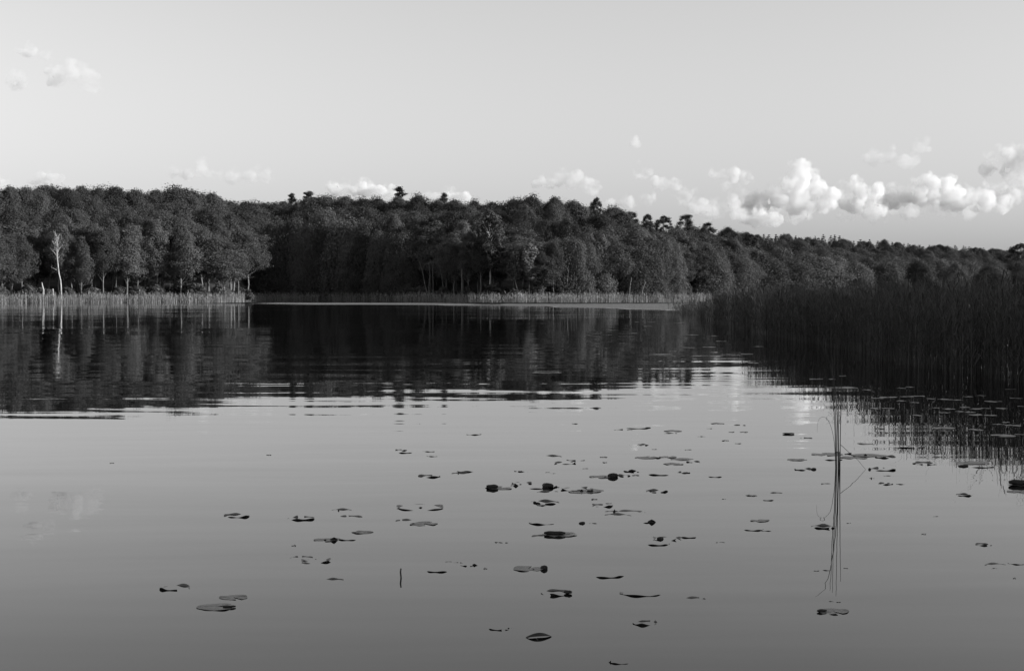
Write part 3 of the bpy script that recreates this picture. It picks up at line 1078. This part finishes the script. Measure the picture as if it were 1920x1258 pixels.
# px, py, width in photo pixels, how it floats, curled lobes (dx, width, height, shape)
PADS = [
    (329, 1102, 56, 'rim', []), (438, 1120, 54, 'flat', []), (405, 1138, 72, 'flat', [(26, 24, 6, 'roll')]),
    (445, 967, 50, 'rim', []), (566, 972, 52, 'rim', []), (640, 957, 38, 'half', [(-5, 5, 8, 'flap')]), (657, 970, 50, 'half', []),
    (613, 1012, 50, 'flat', [(-3, 9, 8, 'flap'), (14, 20, 15, 'flap')]), (652, 1010, 40, 'half', []), (681, 998, 40, 'flat', [(-18, 10, 7, 'knob')]),
    (551, 1023, 9, 'flat', []), (565, 1046, 44, 'half', []), (592, 1052, 56, 'rim', [(-20, 11, 7, 'knob')]), (625, 1088, 40, 'half', []),
    (787, 951, 90, 'rim', [(2, 12, 7, 'flap')]), (752, 844, 22, 'rim', []), (760, 848, 30, 'half', []), (805, 846, 24, 'half', []), (811, 855, 22, 'half', [(6, 7, 3, 'knob')]),
    (805, 893, 42, 'rim', []), (874, 883, 38, 'half', []), (866, 888, 40, 'half', [(-7, 4, 6, 'flap')]), (760, 977, 38, 'half', []),
    (795, 982, 54, 'flat', [(-21, 16, 8, 'flap')]), (822, 1069, 46, 'half', []), (842, 1054, 16, 'half', []), (858, 1056, 20, 'half', []), (880, 1059, 34, 'half', [(8, 14, 10, 'flap')]),
    (888, 814, 30, 'half', []), (910, 1066, 7, 'flat', []),
    (936, 915, 52, 'flat', [(-13, 22, 10, 'roll')]), (967, 911, 20, 'half', [(0, 13, 10, 'flap')]), (978, 906, 40, 'rim', []), (1014, 913, 60, 'half', [(12, 21, 17, 'knob')]),
    (1043, 913, 14, 'half', [(0, 11, 8, 'flap')]), (1028, 923, 44, 'half', []), (1098, 921, 70, 'flat', [(-8, 10, 11, 'flap'), (8, 12, 5, 'roll')]), (1082, 917, 60, 'rim', []),
    (1128, 894, 46, 'flat', [(22, 19, 16, 'knob'), (6, 8, 7, 'flap')]), (1168, 892, 30, 'rim', []), (1187, 883, 40, 'half', [(0, 20, 9, 'flap')]), (1033, 856, 40, 'half', []), (1080, 862, 36, 'half', []),
    (1060, 868, 42, 'rim', []), (1132, 857, 15, 'flat', []), (1134, 867, 9, 'flat', []), (1212, 858, 46, 'flat', []), (1233, 859, 14, 'half', [(0, 10, 6, 'knob')]), (1252, 857, 34, 'flat', []), (1278, 861, 44, 'flat', []),
    (1263, 870, 38, 'flat', []), (1300, 866, 26, 'rim', []), (978, 883, 30, 'half', [(0, 3, 5, 'flap')]), (1028, 886, 12, 'half', []), (1036, 887, 12, 'half', []), (1098, 879, 14, 'half', []),
    (1192, 891, 14, 'flat', []), (1235, 889, 44, 'half', []), (1282, 886, 24, 'rim', []), (1232, 921, 42, 'rim', [(-12, 5, 6, 'knob')]), (1022, 942, 54, 'rim', [(-20, 6, 9, 'knob')]), (1016, 947, 20, 'flat', []),
    (1114, 936, 12, 'flat', []), (1130, 948, 40, 'rim', []), (1140, 943, 16, 'half', []), (1148, 960, 30, 'half', [(4, 6, 14, 'flap')]), (1182, 961, 60, 'half', []), (1158, 967, 50, 'half', []), (1215, 979, 26, 'half', [(5, 20, 14, 'flap')]),
    (1016, 980, 50, 'half', []), (1092, 981, 14, 'half', [(0, 12, 10, 'knob')]), (1112, 982, 18, 'half', []), (1050, 1002, 66, 'flat', [(-10, 40, 10, 'roll')]), (1012, 1006, 34, 'half', []), (1250, 1010, 54, 'rim', [(-12, 12, 12, 'knob')]),
    (1290, 1006, 36, 'half', []), (1232, 1019, 46, 'half', [(22, 5, 6, 'flap')]), (930, 1017, 10, 'half', [(0, 5, 7, 'flap')]), (946, 1016, 22, 'half', []), (990, 1066, 58, 'flat', [(30, 13, 17, 'knob'), (9, 9, 8, 'flap')]),
    (1140, 1078, 60, 'half', []), (1042, 1112, 56, 'rim', [(23, 15, 9, 'roll')]), (1200, 1111, 80, 'half', []), (1303, 1124, 44, 'half', []), (1210, 1168, 48, 'rim', []), (938, 1177, 44, 'half', [(16, 9, 8, 'flap')]),
    (1010, 1194, 54, 'dome', []), (1160, 1241, 40, 'half', [(-16, 6, 13, 'flap')]),
    (1195, 802, 50, 'half', [(20, 10, 5, 'knob')]), (1168, 807, 36, 'half', []), (1262, 808, 34, 'flat', []), (1258, 813, 26, 'half', []), (1080, 794, 16, 'half', [(0, 8, 3, 'knob')]), (1345, 794, 26, 'flat', []),
    (1385, 798, 28, 'half', []), (1330, 803, 14, 'half', []), (1372, 810, 12, 'flat', []), (1395, 810, 16, 'flat', []), (1315, 819, 16, 'half', []), (1360, 826, 14, 'flat', []), (1384, 831, 16, 'half', []), (1206, 834, 22, 'rim', []),
    (1226, 842, 12, 'half', []), (1293, 844, 20, 'half', []), (1340, 893, 30, 'half', []), (1352, 1018, 22, 'half', []), (1356, 935, 10, 'half', []),
    (1478, 814, 24, 'half', [(0, 22, 4, 'roll')]), (1511, 822, 28, 'half', []), (1494, 862, 38, 'flat', [(-4, 4, 4, 'flap')]), (1506, 880, 34, 'rim', [(20, 9, 9, 'knob')]), (1550, 852, 60, 'flat', []), (1580, 850, 32, 'rim', []), (1622, 832, 30, 'flat', []),
    (1560, 861, 40, 'half', []), (1630, 854, 66, 'flat', [(-8, 10, 9, 'flap')]), (1660, 857, 40, 'rim', []), (1600, 858, 50, 'flat', []), (1655, 880, 50, 'rim', [(-25, 5, 9, 'knob')]), (1700, 837, 70, 'half', []), (1688, 831, 40, 'half', []),
    (1733, 869, 42, 'rim', [(-20, 6, 6, 'knob')]), (1822, 868, 64, 'flat', []), (1836, 874, 58, 'half', [(-30, 18, 9, 'knob')]), (1912, 909, 44, 'flat', [(-2, 38, 14, 'roll')]), (1916, 922, 54, 'flat', []), (1552, 908, 26, 'half', []),
    (1634, 897, 12, 'half', [(0, 4, 8, 'flap')]), (1667, 893, 20, 'half', []), (1660, 907, 28, 'rim', []), (1690, 907, 20, 'half', []), (1808, 928, 32, 'rim', []), (1409, 929, 22, 'flat', []), (1456, 925, 26, 'half', []), (1440, 937, 26, 'half', []),
    (1425, 976, 38, 'flat', [(-2, 3, 3, 'flap')]), (1412, 992, 40, 'half', []), (1437, 994, 24, 'half', []), (1545, 988, 48, 'rim', []), (1590, 980, 12, 'half', []), (1530, 1069, 14, 'half', []), (1550, 1068, 18, 'half', []), (1585, 1066, 12, 'half', []),
    (1843, 1021, 30, 'rim', []), (1868, 1060, 44, 'half', []), (1905, 1056, 30, 'half', []), (1902, 1084, 6, 'flat', []), (1865, 1066, 12, 'half', []), (1562, 1146, 60, 'flat', [(-22, 20, 7, 'roll')]), (1732, 1001, 9, 'flat', []), (1757, 969, 14, 'half', []),
    (1558, 1128, 10, 'half', []), (1572, 1128, 10, 'half', []), (504, 853, 10, 'flat', []), (210, 868, 8, 'flat', []),
]


def zone(px, py):
    if px < 700: return 'the scatter on the left water'
    if px < 1400:
        if py < 875: return 'the far edge of the scatter'
        if py < 950: return 'the dense middle raft'
        if py < 1040: return 'the rows before the raft'
        return 'the sparse nearest leaves'
    return 'the leaves around the rushes' if py < 890 else 'the water before the rushes'


items = []
for i, (px, py, wpx, mode, lobes) in enumerate(PADS):
    g = on_water(px, py)
    pm = g.y / F                    # metres per photo pixel there
    r = wpx * pm / 2
    root = empty('lily_pad', (g.x, g.y, 0))
    b = link('blade', blade_mesh(r, mode, 900 + i), root)
    b.rotation_euler = (0, 0, rp.uniform(-.45, .45))
    for k, (dx, lw, lh, shp) in enumerate(lobes):
        lo = link('curled_lobe', lobe_mesh(lw * pm, lh * pm * (.85 if shp == 'roll' else .62), shp, 3000 + i * 7 + k), root)
        lo.location = (dx * pm, -r * .12 * (k + 1), 0.0)
        lo.rotation_euler = (0, 0, rp.uniform(-.35, .35))
    look = {'flat': 'flat oval lily pad', 'rim': 'sunken thin-rimmed lily pad', 'half': 'half drowned lily pad', 'dome': 'dark arched lily pad'}[mode]
    if lobes:
        look = {'flap': 'lily pad with pointed flap', 'knob': 'lily pad with rounded curl', 'roll': 'lily pad with rolled edge'}[lobes[-1][3]]
    if wpx < 13: look = 'tiny lily leaf fragment'
    items.append((zone(px, py), px, root, look))
for zn in sorted(set(i[0] for i in items)):
    sel = sorted([i for i in items if i[0] == zn], key=lambda i: i[1])
    for k, (_, _, o, look) in enumerate(sel):
        tag(o, '%s, %s from left in %s' % (look, ordinal(k), zn), 'lily pad', 'lily pads in ' + zn)

# small pads among the reed reflections and far out before the headland
DARK = [(1557, 727, 22), (1585, 727, 46), (1560, 711, 18), (1580, 705, 16), (1530, 711, 26), (1625, 731, 18), (1690, 728, 18), (1706, 726, 20), (1645, 747, 24), (1665, 745, 34), (1700, 744, 26), (1722, 743, 26), (1745, 748, 18),
        (1690, 752, 22), (1715, 755, 20), (1770, 749, 26), (1790, 750, 24), (1815, 744, 22), (1840, 742, 18), (1858, 753, 30), (1870, 753, 18), (1640, 766, 26), (1665, 766, 24), (1780, 767, 26), (1810, 764, 24), (1830, 767, 26),
        (1848, 766, 20), (1878, 766, 28), (1770, 774, 22), (1800, 772, 20), (1820, 773, 24), (1720, 779, 24), (1830, 778, 32), (1858, 779, 28), (1905, 747, 24), (1895, 730, 20), (1886, 792, 18), (1900, 798, 34), (1870, 796, 20),
        (1770, 803, 46), (1830, 806, 30), (1880, 817, 54), (1650, 803, 20), (1640, 790, 16), (1912, 815, 20), (1755, 765, 16), (1915, 762, 18)]
for i, (px, py, wpx) in enumerate(sorted(DARK)):
    g = on_water(px, py)
    r = wpx * g.y / F / 2
    o = link('lily_pad', blade_mesh(r, 'flat', 5000 + i)); o.location = (g.x, g.y, 0.002); o.rotation_euler = (0, 0, rp.uniform(0, 6.28))
    tag(o, 'small flat lily pad, %s from left in the dark reed reflection' % ordinal(i), 'lily pad', 'lily pads in the dark reed reflection')
FARP = [(1240, 665, 44), (1215, 612, 22), (1195, 604, 14), (1222, 604, 16), (1190, 625, 18), (1300, 628, 22), (1290, 652, 26), (1262, 659, 14), (1330, 651, 26), (1352, 640, 20), (1375, 665, 24), (1360, 665, 16), (1400, 664, 26), (1422, 650, 20),
        (1412, 681, 26), (1380, 676, 14), (1340, 630, 16), (1270, 606, 16), (1120, 664, 12), (450, 618, 14)]
for i, (px, py, wpx) in enumerate(sorted(FARP)):
    g = on_water(px, py)
    r = wpx * g.y / F / 2
    o = link('lily_pad', blade_mesh(r, 'flat', 5200 + i)); o.location = (g.x, g.y, 0.004); o.rotation_euler = (0, 0, rp.uniform(0, 6.28))
    tag(o, 'distant floating lily patch, %s of those left of the reed bed' % ordinal(i - 1) if px > 900 else 'lone floating leaf far out before the left bank', 'lily pad', 'distant lily patches left of the reed bed' if px > 900 else None)

# white bird resting at the foot of the far reeds
g = on_water(1053, 566.5)
bm = bmesh.new()
bmesh.ops.create_uvsphere(bm, u_segments=16, v_segments=10, radius=.5)
for v in bm.verts:
    x, y, z = v.co
    v.co = (x * .62 + (.16 * max(0, x) if z > 0 else 0), y * .36, .13 + z * .36 + .12 * max(0, x - .2))
me = bpy.data.meshes.new('bird_body'); bm.to_mesh(me); bm.free(); me.materials.append(M_WHITE)
me.polygons.foreach_set('use_smooth', [True] * len(me.polygons))
bird = empty('white_bird', g)
link('body', me, bird)
t = Tubes(); t.add([(-.2, 0, .2), (-.33, 0, .32), (-.34, 0, .42), (-.42, 0, .44), (-.5, 0, .41)], [.08, .055, .055, .07, .015], 8)
link('head', t.mesh('bird_head', M_WHITE), bird)
tag(bird, 'small white bird resting on the water below the headland reeds', 'bird')


# ------------------------------------------------------------------ clouds
def mat_cloud(name, dens, scale, cut):
    """white vapour, torn by noise so that its edge frays"""
    m = bpy.data.materials.new(name)
    m.use_nodes = True
    n, l = m.node_tree.nodes, m.node_tree.links
    n.remove(n['Principled BSDF'])
    v = n.new('ShaderNodeVolumePrincipled')
    v.inputs['Color'].default_value = grey(0.99)
    v.inputs['Anisotropy'].default_value = 0.0
    tc = n.new('ShaderNodeTexCoord')
    no = n.new('ShaderNodeTexNoise')
    no.inputs['Scale'].default_value = scale
    no.inputs['Detail'].default_value = 8
    no.inputs['Roughness'].default_value = 0.62
    l.new(tc.outputs['Object'], no.inputs['Vector'])
    mr = n.new('ShaderNodeMapRange')
    mr.interpolation_type = 'SMOOTHSTEP'
    mr.inputs['From Min'].default_value = cut
    mr.inputs['From Max'].default_value = cut + 0.2
    mr.inputs['To Min'].default_value = 0.0
    mr.inputs['To Max'].default_value = dens
    l.new(no.outputs[0], mr.inputs['Value'])
    l.new(mr.outputs[0], v.inputs['Density'])
    l.new(v.outputs[0], n['Material Output'].inputs['Volume'])
    return m


M_C = {'dense': mat_cloud('cloud_dense', .070, .0125, .43), 'mid': mat_cloud('cloud_mid', .040, .012, .445),
       'thin': mat_cloud('cloud_thin', .024, .010, .44), 'grey': mat_cloud('cloud_grey', .06, .011, .43)}
TEX1 = bpy.data.textures.new('billow', 'CLOUDS'); TEX1.noise_scale = 30; TEX1.noise_depth = 2
TEX2 = bpy.data.textures.new('fine_billow', 'CLOUDS'); TEX2.noise_scale = 11; TEX2.noise_depth = 3
TEX3 = bpy.data.textures.new('finest_billow', 'CLOUDS'); TEX3.noise_scale = 5; TEX3.noise_depth = 2


def cloud(blobs, kind, label, seed, CD=None):
    """blobs: (px, py, radius px) in the sky; each cloud gets its own depth"""
    rr = random.Random(seed)
    CD = CD or 4000 + rr.uniform(-450, 450)
    PXM = CD / F
    bm = bmesh.new()
    cx = sum(b[0] for b in blobs) / len(blobs); cyy = sum(b[1] for b in blobs) / len(blobs)
    c0 = at_dist(cx, cyy, CD)
    for (px, py, r) in blobs:
        p = at_dist(px, py, CD) - c0
        R_ = r * PXM * 1.2
        nsub = 16
        for k in range(nsub):
            q = Vector((rr.gauss(0, 1), rr.gauss(0, 1), rr.gauss(0, 1))).normalized() * R_ * rr.uniform(.45, 1.0) if k else Vector((0, 0, 0))
            q.y *= 1.4
            q.z = q.z * .8 if q.z > 0 else q.z * .45
            res = bmesh.ops.create_icosphere(bm, subdivisions=2, radius=R_ * (rr.uniform(.2, .5) if k else .7))
            for v in res['verts']:
                v.co += p + q
    me = bpy.data.meshes.new('cloud'); bm.to_mesh(me); bm.free()
    o = link('cloud', me)
    o.location = c0
    mod = o.modifiers.new('r', 'REMESH'); mod.mode = 'VOXEL'; mod.voxel_size = 4.0; mod.use_smooth_shade = True
    amp = max(.25, min(1, sum(b[2] for b in blobs) / len(blobs) / 17))
    for tx, st in ((TEX1, 34 * amp), (TEX2, 16 * amp)):
        d = o.modifiers.new('d', 'DISPLACE'); d.texture = tx; d.strength = st; d.mid_level = .45
        d.texture_coords = 'GLOBAL'
    bpy.context.view_layer.update()
    dg = bpy.context.evaluated_depsgraph_get()
    nm = bpy.data.meshes.new_from_object(o.evaluated_get(dg))
    o.modifiers.clear()
    nm.materials.clear(); nm.materials.append(M_C[kind])
    o.data = nm
    tag(o, label, 'cloud', 'clouds over the wood')


cloud([(1500, 316, 20), (1512, 330, 18), (1485, 345, 24), (1522, 355, 22), (1545, 380, 22), (1465, 368, 26), (1430, 376, 22), (1500, 380, 26), (1400, 384, 16)], 'dense', 'tallest bright heaped cloud with a tower over the ridge', 1)
cloud([(1575, 358, 16), (1610, 360, 22), (1642, 368, 20), (1600, 382, 20), (1640, 390, 16)], 'dense', 'bright heaped cloud just right of the towering one', 2)
cloud([(1712, 345, 14), (1740, 342, 16), (1772, 344, 16), (1695, 365, 20), (1735, 368, 24), (1780, 368, 22), (1670, 380, 16)], 'dense', 'flat-based cloud with a bright top in the middle of the right-hand row', 3)
cloud([(1345, 378, 22), (1400, 380, 24), (1330, 400, 18), (1450, 398, 22), (1500, 402, 20)], 'thin', 'grey veil of cloud between the slanting streak and the tower', 25)
cloud([(1640, 402, 18), (1700, 396, 22), (1760, 392, 22), (1590, 402, 16), (1820, 392, 20)], 'thin', 'grey veil low under the row of heaped clouds', 26)
cloud([(1810, 368, 22), (1845, 374, 24), (1790, 384, 18), (1880, 382, 18)], 'grey', 'grey cloud low beside the flat-based one', 4)
cloud([(1875, 290, 20), (1905, 298, 24), (1940, 295, 28), (1895, 316, 20), (1850, 318, 14)], 'mid', 'highest soft cloud at the right edge', 5)
cloud([(1865, 352, 16), (1895, 344, 17), (1925, 345, 20), (1900, 364, 18)], 'mid', 'cloud at the right edge below the highest soft one', 6)
cloud([(1400, 406, 16), (1425, 406, 20), (1442, 412, 14)], 'dense', 'small bright puff close above the trees, left of the tower', 7, 3200)
cloud([(1360, 355, 11), (1366, 372, 11), (1374, 388, 11), (1386, 402, 11)], 'mid', 'narrow bright streak of cloud slanting down to the trees', 8, 3300)
cloud([(1350, 325, 15), (1375, 330, 17), (1398, 336, 13)], 'mid', 'faint cloud veil above the slanting streak', 9)
cloud([(1192, 315, 12), (1205, 326, 14), (1240, 345, 15), (1265, 345, 13)], 'mid', 'wispy cloud pair over the falling skyline', 10)
cloud([(1050, 335, 17), (1078, 338, 18), (1108, 350, 15), (1015, 342, 14)], 'mid', 'faint cloud over the headland top', 11)
cloud([(630, 352, 15), (660, 350, 18), (690, 356, 18), (715, 360, 16), (740, 366, 14)], 'dense', 'bright cloud peeping over the trees of the shaded bay', 12)
cloud([(810, 368, 14), (845, 366, 16), (870, 372, 12)], 'dense', 'small bright cloud peeping over the trees right of the tall pine', 13)
cloud([(325, 320, 13), (350, 322, 14), (378, 318, 15), (400, 325, 12)], 'mid', 'soft cloud over the left bank trees', 14)
cloud([(435, 330, 15), (475, 330, 16), (502, 334, 12)], 'thin', 'dim cloud trailing right of the soft one over the left bank', 15)
cloud([(85, 335, 14), (110, 334, 14), (65, 340, 10)], 'mid', 'small cloud peeping over the far left trees', 16)
cloud([(140, 140, 22), (165, 155, 22), (110, 150, 16), (30, 150, 22)], 'thin', 'large faint cloud high in the left sky', 17)
cloud([(40, 92, 13), (62, 96, 14), (88, 104, 11)], 'mid', 'bright wisp highest in the left sky', 23)
cloud([(93, 132, 11), (104, 139, 10)], 'mid', 'small bright knot below the highest wisp in the left sky', 24)
cloud([(1640, 295, 18), (1670, 290, 16), (1700, 300, 20), (1725, 275, 14)], 'thin', 'thin veil high over the flat-based cloud', 18)
cloud([(1188, 260, 9), (1190, 271, 8)], 'mid', 'tiny isolated puff high over the headland', 19)
cloud([(1285, 368, 20), (1310, 384, 18), (1328, 394, 16)], 'mid', 'pale cloud patch over the end of the headland', 20)
cloud([(1145, 380, 12), (1175, 378, 14), (1215, 372, 14)], 'mid', 'low cloud behind the headland pines', 21)
cloud([(-10, 340, 14), (8, 345, 10)], 'mid', 'cloud cut by the left edge of the view above the trees', 22)
